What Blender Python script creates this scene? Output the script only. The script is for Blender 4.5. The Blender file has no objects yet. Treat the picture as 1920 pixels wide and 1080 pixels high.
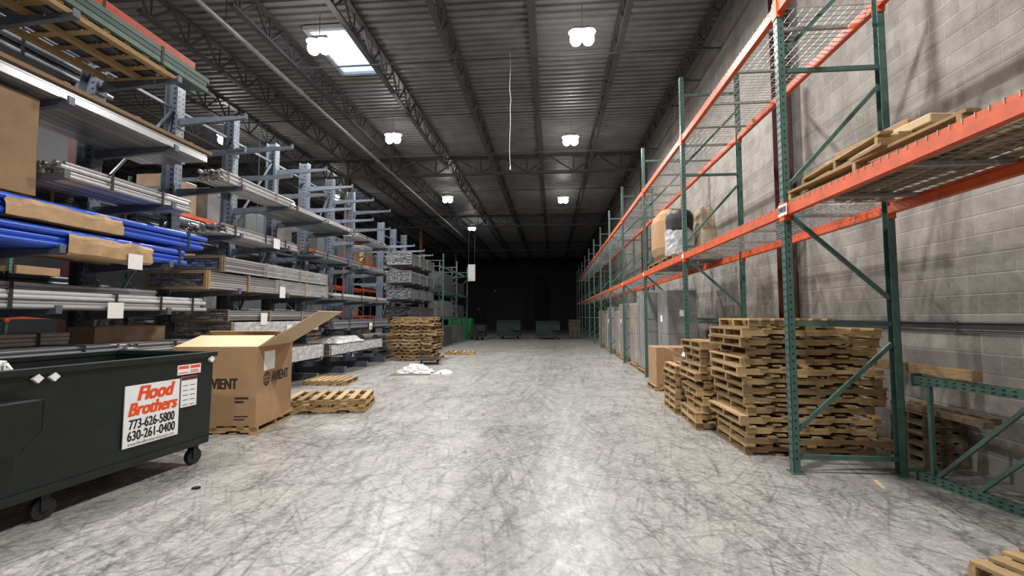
import bpy, bmesh, math, random
from mathutils import Vector, Matrix, Euler
rnd = random.Random(7)
PI = math.pi
S = bpy.context.scene
C = S.collection

# ------------------------------------------------------------------ materials
class G:
    def __init__(s, name):
        s.m = bpy.data.materials.new(name); s.m.use_nodes = True
        s.t = s.m.node_tree; s.b = s.t.nodes['Principled BSDF']
    def n(s, typ, **kw):
        nd = s.t.nodes.new(typ)
        for k, v in kw.items():
            if hasattr(nd, k) and not k[0].isupper(): setattr(nd, k, v)
            else: s.set(nd.inputs[k.replace('_', ' ')], v)
        return nd
    def set(s, inp, v):
        if isinstance(v, bpy.types.NodeSocket): s.t.links.new(v, inp)
        else: inp.default_value = v
    def math(s, op, a, b=0.0, c=False):
        nd = s.t.nodes.new('ShaderNodeMath'); nd.operation = op; nd.use_clamp = c
        s.set(nd.inputs[0], a); s.set(nd.inputs[1], b); return nd.outputs[0]
    def rng(s, v, a, b, c, d):
        nd = s.t.nodes.new('ShaderNodeMapRange')
        for i, x in enumerate((v, a, b, c, d)): s.set(nd.inputs[i], x)
        return nd.outputs[0]
    def coord(s, scale=(1, 1, 1), rot=0, off=(0, 0, 0)):
        tc = s.t.nodes.new('ShaderNodeTexCoord'); v = tc.outputs['Object']
        if rot:
            m1 = s.t.nodes.new('ShaderNodeMapping'); s.t.links.new(v, m1.inputs['Vector'])
            m1.inputs['Rotation'].default_value = (0, 0, rot); v = m1.outputs[0]
        mp = s.t.nodes.new('ShaderNodeMapping'); s.t.links.new(v, mp.inputs['Vector'])
        mp.inputs['Scale'].default_value = scale; mp.inputs['Location'].default_value = off
        return mp.outputs[0]
    def noise(s, vec, scale, detail=3, rough=.55, dist=0):
        nd = s.n('ShaderNodeTexNoise', Vector=vec, Scale=scale, Detail=detail, Roughness=rough, Distortion=dist)
        return nd.outputs['Fac']
    def mix(s, f, a, b, typ='MIX'):
        nd = s.t.nodes.new('ShaderNodeMix'); nd.data_type = 'RGBA'; nd.blend_type = typ
        s.set(nd.inputs[0], f); s.set(nd.inputs[6], a); s.set(nd.inputs[7], b); return nd.outputs[2]
    def bump(s, h, st, d=.01):
        nd = s.n('ShaderNodeBump', Strength=st, Distance=d, Height=h)
        s.t.links.new(nd.outputs[0], s.b.inputs['Normal'])

def rgba(c): return (c[0], c[1], c[2], 1)
def scl(c, k): return (min(c[0]*k, 1), min(c[1]*k, 1), min(c[2]*k, 1), 1)

def mat(name, col, rough=.5, metal=0, scale=5, amt=.15, rv=0, stretch=(1, 1, 1), bump=0, alpha=1, emit=0):
    g = G(name)
    f = g.noise(g.coord(stretch), scale, 4)
    f = g.rng(f, .3, .7, 0, 1)
    c = g.mix(f, scl(col, 1-amt), scl(col, 1+amt))
    if rv:
        oi = g.t.nodes.new('ShaderNodeObjectInfo')
        c = g.mix(oi.outputs['Random'], c, scl(col, 1-rv))
    g.set(g.b.inputs['Base Color'], c)
    g.b.inputs['Roughness'].default_value = rough
    g.b.inputs['Metallic'].default_value = metal
    if alpha < 1: g.set(g.b.inputs['Alpha'], g.rng(f, 0, 1, alpha-.1, alpha+.1))
    if bump: g.bump(f, bump)
    if emit:
        g.b.inputs['Emission Color'].default_value = rgba(col)
        g.b.inputs['Emission Strength'].default_value = emit
    return g.m

def wood(name, stretch, a=(.58, .395, .18), b=(.23, .145, .07)):
    g = G(name)
    f = g.noise(g.coord(stretch), 9, 5, .6, .6)
    oi = g.t.nodes.new('ShaderNodeObjectInfo')
    base = g.mix(oi.outputs['Random'], rgba(a), rgba(b))
    c = g.mix(g.rng(f, .35, .7, 0, .75), base, scl(b, .75))
    g.set(g.b.inputs['Base Color'], c); g.b.inputs['Roughness'].default_value = .75
    g.bump(f, .25, .004)
    return g.m

M = {}
M['woodx'] = wood('wood_grain_x', (1, 9, 9)); M['woody'] = wood('wood_grain_y', (9, 1, 9))
M['woodold'] = wood('weathered_wood_grain', (5, 5, 9), (.30, .22, .13), (.12, .085, .05))
M['cleat'] = mat('grey_weathered_cleat', (.34, .25, .155), .75, 0, 9, .25, rv=.5)
M['card'] = mat('cardboard', (.36, .215, .11), .8, 0, 3, .1)
M['cardlight'] = mat('cardboard_inner', (.58, .43, .27), .8, 0, 3, .08)
M['cardtape'] = mat('packing_tape', (.42, .28, .15), .35)
M['paper'] = mat('kraft_paper', (.45, .29, .15), .6, 0, 6, .2, bump=.3)
M['carddark'] = mat('dark_cardboard', (.27, .17, .09), .75, 0, 3, .2)
M['green'] = mat('rack_green_paint', (.06, .122, .102), .42, 0, 8, .2)
M['greenpost'] = mat('stacked_green_paint', (.075, .14, .11), .42, 0, 8, .2, rv=.55)
M['orange'] = mat('rack_orange_paint', (.62, .092, .022), .5, 0, 8, .2)
M['cant'] = mat('cantilever_grey_paint', (.098, .114, .145), .42, 0, 6, .2)
M['hole'] = mat('punched_hole_dark', (.008, .008, .01), .8)
M['wire'] = mat('zinc_wire', (.34, .335, .33), .4, .4, 20, .1)
M['alu'] = mat('aluminium_profile', (.62, .62, .63), .3, .5, 10, .12, rv=.65)
M['bluep'] = mat('blue_pipe', (.02, .095, .62), .3, 0, 10, .12, rv=.3)
M['whitep'] = mat('white_tube', (.62, .63, .65), .38, 0, 10, .1, rv=.45)
M['greyp'] = mat('grey_tube', (.28, .295, .315), .38, .35, 10, .15, rv=.6)
M['darkp'] = mat('dark_pack', (.08, .08, .085), .5, 0, 10, .3, rv=.4)
M['black'] = mat('black_rubber', (.012, .012, .013), .55)
M['dump'] = mat('dumpster_paint', (.0065, .0118, .0105), .42, 0, 7, .3)
M['pocket'] = mat('dumpster_pocket_paint', (.005, .007, .007), .5, 0, 7, .3)
M['dumpfar'] = mat('dark_bin_paint', (.008, .02, .015), .8, 0, 7, .3)
M['lidfar'] = mat('dark_bin_lid', (.006, .008, .007), .9)
M['dumpin'] = mat('dumpster_inside', (.014, .016, .016), .7, 0, 5, .4)
M['white'] = mat('white_sticker', (.85, .85, .84), .45, amt=.04)
M['signw'] = mat('dull_white_board', (.55, .55, .55), .6, amt=.04)
M['decalred'] = mat('decal_orange_red', (.82, .085, .018), .45, amt=.03)
M['ink'] = mat('black_ink', (.015, .013, .012), .6, amt=.05)
M['inkbrown'] = mat('box_print', (.03, .018, .012), .7, amt=.1)
M['maroon'] = mat('decal_maroon', (.12, .02, .03), .5)
M['colred'] = mat('column_primer_red', (.10, .035, .03), .55, 0, 4, .25)
M['sheetbrown'] = mat('dull_brown_sheet', (.16, .11, .085), .7, 0, 4, .25)
M['joist'] = mat('joist_steel', (.060, .060, .061), .5, 0, 3, .2)
M['pipe'] = mat('sprinkler_pipe_paint', (.24, .235, .23), .4, .2, 4, .2)
M['cord'] = mat('cord_grey', (.5, .49, .48), .6)
M['film'] = mat('stretch_film', (.6, .61, .62), .14, 0, 3, .1, alpha=.27, bump=.35)
M['filmthick'] = mat('stretch_film_thick', (.74, .75, .76), .16, 0, 9, .15, alpha=.62, bump=.5)
M['filmgrey'] = mat('wrapped_grey', (.165, .16, .155), .32, 0, 2.5, .3, bump=.3)
M['filmbrown'] = mat('wrapped_brown', (.29, .195, .125), .4, 0, 2.5, .25, bump=.3)
M['panel'] = mat('grey_panel', (.27, .265, .26), .4, 0, 2, .2, rv=.55)
M['plastic'] = mat('white_plastic_sheet', (.82, .82, .81), .35, 0, 16, .12, bump=.4)
M['lens'] = mat('lamp_lens', (1, .98, .95), .4, emit=44, amt=0)
M['added_uplight'] = mat('added_uplight_glow', (1, .98, .95), .4, emit=18, amt=0)  # added glow that brightens the roof deck around the lamps
M['sky'] = mat('skylight_dome', (.42, .62, 1), .4, emit=2.2, amt=.02)
M['lampbody'] = mat('lamp_housing', (.35, .345, .34), .5)
M['brightgreen'] = mat('green_plastic', (.018, .26, .06), .5, 0, 6, .2)
M['tan'] = mat('tan_sack', (.50, .40, .29), .8, 0, 8, .15, bump=.4)
M['redpack'] = mat('red_orange_pack', (.50, .075, .03), .5)
M['posterblack'] = mat('banner_black', (.012, .015, .012), .6)
M['postergreen'] = mat('banner_green', (.02, .5, .08), .6)
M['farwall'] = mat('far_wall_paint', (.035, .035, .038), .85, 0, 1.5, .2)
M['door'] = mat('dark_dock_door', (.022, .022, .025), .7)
M['beacon'] = mat('red_beacon', (.45, .02, .015), .4, emit=.08)
M['conduit'] = mat('dark_conduit', (.05, .058, .08), .45)
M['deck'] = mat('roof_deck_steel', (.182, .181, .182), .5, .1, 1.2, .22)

def floor_mat():
    g = G('scuffed_concrete')
    w = g.coord()
    big = g.noise(w, .35, 4, .6); mid = g.noise(w, 2.2, 5, .7); fine = g.noise(w, 22, 4, .7)
    brk = g.noise(w, 18, 4, .8); blot = g.noise(w, 7, 6, .8, .5)
    c = g.mix(g.rng(big, .3, .7, 0, 1), (.335, .325, .308, 1), (.44, .428, .408, 1))
    c = g.mix(g.rng(mid, .42, .66, 0, .5), c, (.225, .218, .206, 1))
    c = g.mix(g.rng(blot, .5, .68, 0, .3), c, (.165, .16, .152, 1))
    c = g.mix(g.rng(blot, .5, .32, 0, .4), c, (.56, .548, .525, 1))
    c = g.mix(g.rng(fine, .45, .75, 0, .5), c, (.55, .538, .516, 1))
    c = g.mix(g.rng(g.noise(w, 60, 2, .6), .5, .7, 0, .5), c, (.15, .146, .14, 1))
    m1 = g.noise(w, 1.1, 4, .7); m2 = g.noise(g.coord(off=(17, 5, 0)), 1.7, 4, .7)
    bk = g.rng(brk, .36, .54, .15, 1)
    def dashes(rot, sx, sy, thr, strength, mask, lo, c, off, col=(.07, .068, .064, 1)):
        v = g.coord((sx, sy, 1), rot, off)
        vn = g.n('ShaderNodeTexVoronoi', voronoi_dimensions='2D', Vector=v, Scale=1.0)
        sep = g.n('ShaderNodeSeparateColor', Color=vn.outputs['Color'])
        k = g.rng(g.math('DIVIDE', vn.outputs['Distance'], thr), .1, 1, 1, 0)
        k = g.math('MULTIPLY', g.math('MULTIPLY', k, sep.outputs[0]), bk)
        k = g.math('MULTIPLY', k, g.rng(mask, lo, lo+.2, .35, 1))
        return g.mix(g.math('MULTIPLY', k, strength, True), c, col)
    i = 0
    for rot, sx, sy, thr, st in ((.12, 8, .5, .40, .75), (-.3, 9, .6, .40, .75), (.8, 10, .8, .38, .65), (-1.0, 10, .8, .38, .6), (.02, 5, .16, .40, .65),
                                 (.25, 18, .7, .36, .8), (-.2, 20, .8, .36, .8), (.6, 20, .9, .36, .75), (-.65, 22, 1.0, .36, .75), (1.3, 20, .8, .34, .7), (-1.2, 22, .9, .34, .7)):
        c = dashes(rot, sx, sy, thr, st, m1 if i % 2 else m2, .38, c, (3.1*i, 7.7*i, 0)); i += 1
    def curves(sc, rot, stretch, width, mask, lo, strength, c, col=(.08, .078, .074, 1)):
        n = g.noise(g.coord(stretch, rot), sc, 1.5, .45, .6)
        line = g.rng(g.math('ABSOLUTE', g.math('SUBTRACT', n, .5)), 0, width, 1, 0)
        k = g.math('MULTIPLY', g.math('MULTIPLY', line, bk), g.rng(mask, lo, lo+.1, 0, 1), True)
        return g.mix(g.math('MULTIPLY', k, strength), c, col)
    c = curves(3.0, .25, (1, .22, 1), .02, m1, .44, .5, c)
    c = curves(.6, 1.3, (1, .6, 1), .010, m1, .40, .6, c)
    sx = g.n('ShaderNodeSeparateXYZ', Vector=w)
    lane = g.math('SUBTRACT', 1.0, g.math('DIVIDE', g.math('ABSOLUTE', g.math('SUBTRACT', sx.outputs[0], .05)), 1.2), True)
    ln = g.rng(g.noise(g.coord((1, .25, 1)), 8, 5, .8), .40, .60, 0, .65)
    c = g.mix(g.math('MULTIPLY', lane, ln), c, (.115, .112, .107, 1))
    jy = g.math('ABSOLUTE', g.math('SUBTRACT', g.math('MODULO', g.math('ADD', sx.outputs[1], 26.45), 6.0), 3.0))
    c = g.mix(g.rng(jy, 0, .012, .4, 0), c, (.54, .52, .49, 1))
    g.set(g.b.inputs['Base Color'], c)
    g.set(g.b.inputs['Roughness'], g.rng(mid, .3, .7, .24, .44))
    g.bump(fine, .08, .003)
    return g.m
M['floor'] = floor_mat()

def block_mat():
    g = G('concrete_block')
    tc = g.t.nodes.new('ShaderNodeTexCoord'); sx = g.n('ShaderNodeSeparateXYZ', Vector=tc.outputs['Object'])
    cb = g.t.nodes.new('ShaderNodeCombineXYZ')
    g.t.links.new(sx.outputs[1], cb.inputs[0]); g.t.links.new(sx.outputs[2], cb.inputs[1])
    br = g.n('ShaderNodeTexBrick', Vector=cb.outputs[0], Color1=(.378, .35, .316, 1), Color2=(.228, .21, .189, 1), Mortar=(.413, .384, .348, 1),
             Scale=1.0, Mortar_Size=.011, Mortar_Smooth=.6, Bias=0.0, Brick_Width=.406, Row_Height=.203)
    n1 = g.noise(g.coord(), .5, 4, .6); n2 = g.noise(g.coord(), 24, 5, .8); n3 = g.noise(g.coord((1, 1, .35)), 1.6, 5, .7); n4 = g.noise(g.coord(), 6, 4, .7)
    c = g.mix(g.rng(n1, .35, .7, 0, .45), br.outputs['Color'], (.212, .195, .176, 1))
    c = g.mix(g.rng(n3, .48, .70, 0, .65), c, (.142, .131, .118, 1))
    c = g.mix(g.rng(n4, .5, .7, 0, .45), c, (.165, .152, .137, 1))
    c = g.mix(g.rng(n4, .48, .3, 0, .35), c, (.443, .412, .374, 1))
    c = g.mix(g.rng(n2, .4, .7, 0, .5), c, (.423, .394, .357, 1))
    g.set(g.b.inputs['Base Color'], c); g.b.inputs['Roughness'].default_value = .9
    g.bump(g.math('ADD', g.math('MULTIPLY', br.outputs['Fac'], -.8), g.math('MULTIPLY', n2, 1.2)), .55, .012)
    return g.m
M['block'] = block_mat()

# ------------------------------------------------------------------ mesh builder
class MB:
    def __init__(s): s.v = []; s.f = []; s.m = []; s.sm = []; s.mi = 0
    def add(s, vs, fs, smooth=False):
        o = len(s.v); s.v += [tuple(v) for v in vs]
        for f in fs:
            s.f.append(tuple(i+o for i in f)); s.m.append(s.mi); s.sm.append(smooth)
        return s
    def box(s, x0, x1, y0, y1, z0, z1):
        return s.add([(x0,y0,z0),(x1,y0,z0),(x1,y1,z0),(x0,y1,z0),(x0,y0,z1),(x1,y0,z1),(x1,y1,z1),(x0,y1,z1)],
              [(0,3,2,1),(4,5,6,7),(0,1,5,4),(1,2,6,5),(2,3,7,6),(3,0,4,7)])
    def bar(s, p, q, w, h=None):
        h = h or w; p = Vector(p); q = Vector(q); d = (q-p).normalized()
        up = Vector((0,0,1)) if abs(d.z) < .95 else Vector((1,0,0))
        a = d.cross(up).normalized(); b = a.cross(d).normalized()
        a *= w/2; b *= h/2
        vs = [p-a-b, p+a-b, p+a+b, p-a+b, q-a-b, q+a-b, q+a+b, q-a+b]
        return s.add(vs, [(0,1,2,3),(7,6,5,4),(0,4,5,1),(1,5,6,2),(2,6,7,3),(3,7,4,0)])
    def tube(s, p, q, r, n=10, r2=None):
        r2 = r if r2 is None else r2
        p = Vector(p); q = Vector(q); d = (q-p).normalized()
        up = Vector((0,0,1)) if abs(d.z) < .95 else Vector((1,0,0))
        a = d.cross(up).normalized(); b = a.cross(d)
        vs = []
        for k in range(n):
            t = 2*PI*k/n; e = a*math.cos(t)+b*math.sin(t)
            vs += [p+e*r, q+e*r2]
        s.add(vs, [(2*k, 2*k+1, (2*k+3) % (2*n), (2*k+2) % (2*n)) for k in range(n)], True)
        s.add([vs[2*k] for k in range(n)], [tuple(range(n))]); s.add([vs[2*k+1] for k in range(n)], [tuple(reversed(range(n)))])
        return s
    def prism(s, pts, axis, a, b):
        n = len(pts)
        def mk(p, t):
            if axis == 'x': return (t, p[0], p[1])
            if axis == 'y': return (p[0], t, p[1])
            return (p[0], p[1], t)
        vs = [mk(p, a) for p in pts]+[mk(p, b) for p in pts]
        fs = [tuple(range(n)), tuple(reversed(range(n, 2*n)))]+[(k, k+n, (k+1) % n+n, (k+1) % n) for k in range(n)]
        return s.add(vs, fs)
    def lathe(s, prof, c=(0, 0, 0), n=20):
        vs = []
        for r, z in prof:
            for k in range(n): vs.append((c[0]+r*math.cos(2*PI*k/n), c[1]+r*math.sin(2*PI*k/n), c[2]+z))
        fs = []
        for j in range(len(prof)-1):
            for k in range(n):
                fs.append((j*n+k, j*n+(k+1) % n, (j+1)*n+(k+1) % n, (j+1)*n+k))
        return s.add(vs, fs, True)
    def annulus(s, c, ru, rv, w, eu, ev, n=28):
        vs = []; c = Vector(c); eu = Vector(eu); ev = Vector(ev)
        for k in range(n):
            t = 2*PI*k/n
            vs += [c+eu*ru*math.cos(t)+ev*rv*math.sin(t), c+eu*(ru-w)*math.cos(t)+ev*(rv-w)*math.sin(t)]
        return s.add(vs, [(2*k, (2*k+2) % (2*n), (2*k+3) % (2*n), 2*k+1) for k in range(n)])
    def mesh(s, name, mats):
        me = bpy.data.meshes.new(name); me.from_pydata(s.v, [], s.f)
        for m in (mats if isinstance(mats, (list, tuple)) else [mats]): me.materials.append(m)
        me.polygons.foreach_set('material_index', s.m); me.polygons.foreach_set('use_smooth', s.sm)
        bm = bmesh.new(); bm.from_mesh(me); bmesh.ops.recalc_face_normals(bm, faces=bm.faces); bm.to_mesh(me); bm.free()
        me.update(); return me
    def build(s, name, mats, parent=None, loc=(0, 0, 0), rot=(0, 0, 0), bev=0):
        return link(s.mesh(name, mats), name, parent, loc, rot, bev)

def link(me, name, parent=None, loc=(0, 0, 0), rot=(0, 0, 0), bev=0):
    o = bpy.data.objects.new(name, me); C.objects.link(o)
    o.location = loc; o.rotation_euler = rot
    if parent: o.parent = parent
    if bev:
        b = o.modifiers.new('bevel', 'BEVEL'); b.width = bev; b.segments = 3; b.limit_method = 'ANGLE'
    return o
def tag(o, label, cat, group=None, kind=None):
    o['label'] = label; o['category'] = cat
    if group: o['group'] = group
    if kind: o['kind'] = kind
    return o
def thing(name, label, cat, loc=(0, 0, 0), rz=0, group=None):
    o = bpy.data.objects.new(name, None); C.objects.link(o); o.empty_display_size = .2
    o.location = loc; o.rotation_euler = (0, 0, rz)
    return tag(o, label, cat, group)
def dup(o, parent=None, loc=None, rz=None, label=None, group=None):
    c = o.copy(); C.objects.link(c)
    if parent: c.parent = parent
    if loc is not None: c.location = loc
    if rz is not None: c.rotation_euler = (0, 0, rz)
    if label: c['label'] = label
    if group: c['group'] = group
    for ch in o.children: dup(ch, c)
    return c
def struct(o): o['kind'] = 'structure'; return o
def text(body, size, loc, rot, m, parent, name='lettering', w=None, shear=0, bold=0):
    cu = bpy.data.curves.new('lettering', 'FONT'); cu.body = body; cu.size = size; cu.shear = shear
    cu.align_x = 'CENTER'; cu.align_y = 'CENTER'
    o = bpy.data.objects.new('lettering_curve', cu); C.objects.link(o)
    dg = bpy.context.evaluated_depsgraph_get(); dg.update()
    src = bpy.data.meshes.new_from_object(o.evaluated_get(dg))
    bpy.data.objects.remove(o); bpy.data.curves.remove(cu)
    vs = [v.co.copy() for v in src.vertices]; fs = [tuple(p.vertices) for p in src.polygons]
    bpy.data.meshes.remove(src)
    xs = [v.x for v in vs]; k = (w/(max(xs)-min(xs))) if w else 1
    V = []; F = []
    shifts = [(0, 0)] if not bold else [(-bold, -bold*.5), (bold, -bold*.5), (0, 0), (-bold, bold*.5), (bold, bold*.5)]
    for j, (dx, dy) in enumerate(shifts):
        o_ = len(V); V += [(v.x*k+dx, v.y+dy, j*.0003) for v in vs]; F += [tuple(i+o_ for i in f) for f in fs]
    me = bpy.data.meshes.new(name); me.from_pydata(V, [], F); me.update()
    me.transform(Matrix.Translation(loc) @ Euler(rot).to_matrix().to_4x4())
    me.materials.append(m)
    return link(me, name, parent)
FX = (PI/2, 0, PI/2)      # lettering on a face that looks to +x
FXN = (PI/2, 0, -PI/2)    # on a face that looks to -x
FY = (PI/2, 0, 0)         # on a face that looks to -y
ORD = ['topmost', 'second', 'third', 'fourth', 'fifth', 'sixth', 'seventh', 'eighth', 'ninth', 'tenth', 'eleventh', 'twelfth', 'thirteenth', 'fourteenth', 'fifteenth']
NTH = ['first'] + ORD[1:]

# ------------------------------------------------------------------ the setting
XW, XL, Y0, Y1, ZD = 4.38, -22.0, -14.0, 58.4, 9.2
struct(MB().box(XL-.2, XW+.2, Y0-.2, Y1+.2, -.2, 0).build('floor', M['floor']))
struct(MB().box(XW, XW+.2, Y0, Y1, 0, ZD+.2).build('wall_right', M['block']))
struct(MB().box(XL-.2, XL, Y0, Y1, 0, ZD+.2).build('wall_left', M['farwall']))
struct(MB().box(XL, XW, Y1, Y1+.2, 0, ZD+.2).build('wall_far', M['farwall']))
struct(MB().box(XL, XW, Y0-.2, Y0, 0, ZD+.2).build('wall_near', M['block']))
mb = MB(); y = Y0; p = .25; prof = []
while y < Y1:
    prof += [(y, ZD), (y+p*.42, ZD), (y+p*.5, ZD+.06), (y+p*.92, ZD+.06)]; y += p
prof.append((y, ZD))
vs = []
for a, z in prof: vs += [(XL-.2, a, z), (XW+.2, a, z)]
mb.add(vs, [(2*k, 2*k+1, 2*k+3, 2*k+2) for k in range(len(prof)-1)])
struct(mb.build('ceiling', M['deck']))
# skylight
sk = MB(); sx0, sx1, sy0, sy1 = -6.42, -5.26, 10.95, 13.15
for a in (sx0, sx1): sk.box(a-.05, a+.05, sy0-.05, sy1+.05, ZD-.12, ZD-.001)
for b in (sy0, sy1): sk.box(sx0+.05, sx1-.05, b-.05, b+.05, ZD-.12, ZD-.001)
skf = struct(sk.build('window_1', M['lampbody']))
for k in range(3):
    yy = sy0+.06+k*.70
    MB().box(sx0+.05, sx1-.05, yy, yy+.67, ZD-.05, ZD-.02).build('pane', M['sky'], skf)
# far doors
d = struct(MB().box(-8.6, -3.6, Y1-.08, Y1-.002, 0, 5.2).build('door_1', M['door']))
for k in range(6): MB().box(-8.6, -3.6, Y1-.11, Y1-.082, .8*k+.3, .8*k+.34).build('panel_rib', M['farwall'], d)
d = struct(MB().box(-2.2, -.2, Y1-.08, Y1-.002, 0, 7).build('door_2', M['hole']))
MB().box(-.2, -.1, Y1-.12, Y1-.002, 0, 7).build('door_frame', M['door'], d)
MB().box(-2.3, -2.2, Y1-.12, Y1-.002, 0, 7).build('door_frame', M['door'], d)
for (x, z, yb, l) in ((-9.5, 2.5, -.004, 'lower small red beacon on the dark far wall'), (-7.3, 4.9, .079, 'higher small red beacon on the dark far wall')):
    tag(MB().box(x-.14, x+.14, Y1-yb-.12, Y1-yb, z-.11, z+.11).build('red_beacon', M['beacon'], bev=.03), l, 'beacon')

# roof joists, girders, bridging
SP = 12.5
mt = MB(); mt.bar((-.04, 0, 9.13), (-.04, SP, 9.13), .08, .06); mt.bar((.04, 0, 9.13), (.04, SP, 9.13), .08, .06)
mbc = MB(); mbc.bar((-.035, .5, 8.5), (-.035, SP-.5, 8.5), .07, .06); mbc.bar((.035, .5, 8.5), (.035, SP-.5, 8.5), .07, .06)
mw = MB(); n = 22
for k in range(n):
    a = .25+(SP-.5)*k/n; b = .25+(SP-.5)*(k+1)/n
    za, zb = (9.11, 8.51) if k % 2 == 0 else (8.51, 9.11)
    mw.bar((0, a, za), (0, b, zb), .042)
    if k % 2 == 0: mw.bar((0, b, 8.51), (0, b, 9.11), .03)
j0 = thing('roof_joist', 'dark open web steel roof joist running along the aisle', 'roof joist', group='open web roof joists')
mt.build('top_chord', M['joist'], j0); mbc.build('bottom_chord', M['joist'], j0); mw.build('web', M['joist'], j0)
first = True
for yb in (8.5, 21, 33.5, 46):
    for k in range(-9, 3):
        loc = (-.45+2.2*k, yb+.05, 0)
        if yb == 46: loc = (loc[0], 45.8, 0)
        if first: j0.location = loc; first = False
        else: dup(j0, loc=loc)
GL = XW-XL-.1
g0 = None
for i, yb in enumerate((8.5, 21, 33.5, 46)):
    lab = 'dark steel joist girder spanning across the roof, %s from the front' % NTH[i]
    if g0 is None:
        g0 = thing('joist_girder', lab, 'girder', (XL+.05, yb-.03, 0), 0, 'roof girders')
        MB().bar((0, 0, 9.12), (GL, 0, 9.12), .14, .11).build('top_chord', M['joist'], g0)
        MB().bar((0, 0, 8.36), (GL, 0, 8.36), .14, .11).build('bottom_chord', M['joist'], g0)
        w = MB(); n = 24
        for k in range(n):
            a = GL*k/n; b = GL*(k+1)/n; za, zb = (9.1, 8.38) if k % 2 == 0 else (8.38, 9.1)
            w.bar((a, 0, za), (b, 0, zb), .06)
            if k % 2 == 0: w.bar((b, 0, 8.38), (b, 0, 9.1), .05)
        w.build('web', M['joist'], g0)
    else: dup(g0, loc=(XL+.05, yb-.03, 0), label=lab)
for i, yb in enumerate((11.6, 13.2, 14.8, 18.6, 24.2, 28.5)):
    tag(MB().bar((XL+.1, yb, 8.45), (XW-.05, yb, 8.45), .035).build('bridging_rod', M['joist']),
        'thin steel bridging rod crossing under the joists, %s from the front' % NTH[i], 'rod', 'bridging rods')

# sprinkler main
sp = thing('sprinkler_main', 'long grey sprinkler pipe hung below the roof on the left', 'pipe', (-7.35, 0, 8.2))
MB().tube((0, 4, 0), (0, 44, 0), .06, 14).build('pipe', M['pipe'], sp)
for k in range(7): MB().tube((0, 6.2+6*k, 0), (0, 6.42+6*k, 0), .08, 14).build('coupling', M['pipe'], sp)
for k in range(9):
    yy = 5+4.3*k
    MB().bar((0, yy, .055), (0, yy, .97), .02).build('hanger', M['joist'], sp)
# hanging cord
mb = MB(); pts = []
for k in range(13): pts.append((-1.06+.012*math.sin(k*1.1)+(.03 if k == 5 else 0), 11.4, 8.5-3.05*k/12))
for a, b in zip(pts, pts[1:]): mb.tube(a, b, .007, 6)
cd = tag(mb.build('hanging_cord', M['cord']), 'thin grey cord dangling from the roof over the aisle', 'cord')
MB().tube((pts[-1][0], 11.4, 5.36), (pts[-1][0], 11.4, 5.46), .015, 8).build('cord_end', M['cord'], cd)

# high bay lamps: two bowl heads on one bar
l0 = None
lamps = [(.76, 10.65, 'twin bowl high bay lamp nearest on the right of the aisle', 1),
         (.74, 17.1, 'twin bowl high bay lamp second along the right of the aisle', 1),
         (.68, 26, 'twin bowl high bay lamp third along the right of the aisle', .35),
         (-5.75, 10.45, 'twin bowl high bay lamp just in front of the skylight', 1),
         (-5.95, 16.3, 'twin bowl high bay lamp second along the left row', 1),
         (-5.95, 25.3, 'twin bowl high bay lamp third along the left row', .35),
         (-6.05, 33.8, 'twin bowl high bay lamp farthest in the left row', .04),
         (-12.3, 15.8, 'twin bowl high bay lamp glowing behind the tall grey cantilever posts', 1),
         (-12.4, 24.6, 'twin bowl high bay lamp glowing far behind the cantilever racks', .6),
         (.72, 3.6, 'twin bowl high bay lamp overhead in front of the aisle', 1),
         (-6.15, 3.6, 'twin bowl high bay lamp overhead at left front', 1),
         (-12.6, 7.5, 'twin bowl high bay lamp overhead at far left', 1),
         (.72, -5, 'twin bowl fill lamp added behind the camera on the right', .7),  # unseen lamp, added for ambient fill
         (-6.15, -5, 'twin bowl fill lamp added behind the camera on the left', .7)]  # second unseen lamp added for fill
LP = 470
for x, y, lab, k in lamps:
    if l0 is None:
        l0 = thing('high_bay_lamp', lab, 'ceiling lamp', (x, y, 8.25), 0, 'high bay lamps')
        MB().box(-.2, .2, -.04, .04, .28, .34).build('housing', M['joist'], l0, bev=.01)
        for s in (-1, 1):
            rf = MB().lathe([(.14, .17), (.12, .21), (.05, .28), (.0, .28)], (s*.145, 0, 0), 24).build('reflector', M['lampbody'], l0)
            MB().lathe([(.0, -.13), (.05, -.125), (.1, -.095), (.135, -.04), (.148, .02), (.14, .08), (.115, .13), (.08, .165), (.0, .169)], (s*.145, 0, 0), 24).build('lens', M['lens'], rf)
            MB().annulus((s*.145, 0, .19), .18, .18, .04, (1, 0, 0), (0, 1, 0)).build('added_uplight_ring', M['added_uplight'], rf)  # glowing ring added to throw light up onto the deck
        MB().bar((0, 0, .34), (0, 0, .9), .012).build('hanger', M['joist'], l0)
    else: dup(l0, loc=(x, y, 8.25), label=lab)
    for s in (-1, 1):
        ld = bpy.data.lights.new('lamp_glow', 'AREA'); ld.shape = 'DISK'; ld.size = .16
        ld.energy = LP*k/2; ld.color = (1, .98, .95)
        lo = bpy.data.objects.new('lamp_glow', ld); C.objects.link(lo); lo.location = (x+s*.145, y, 8.115)

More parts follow.
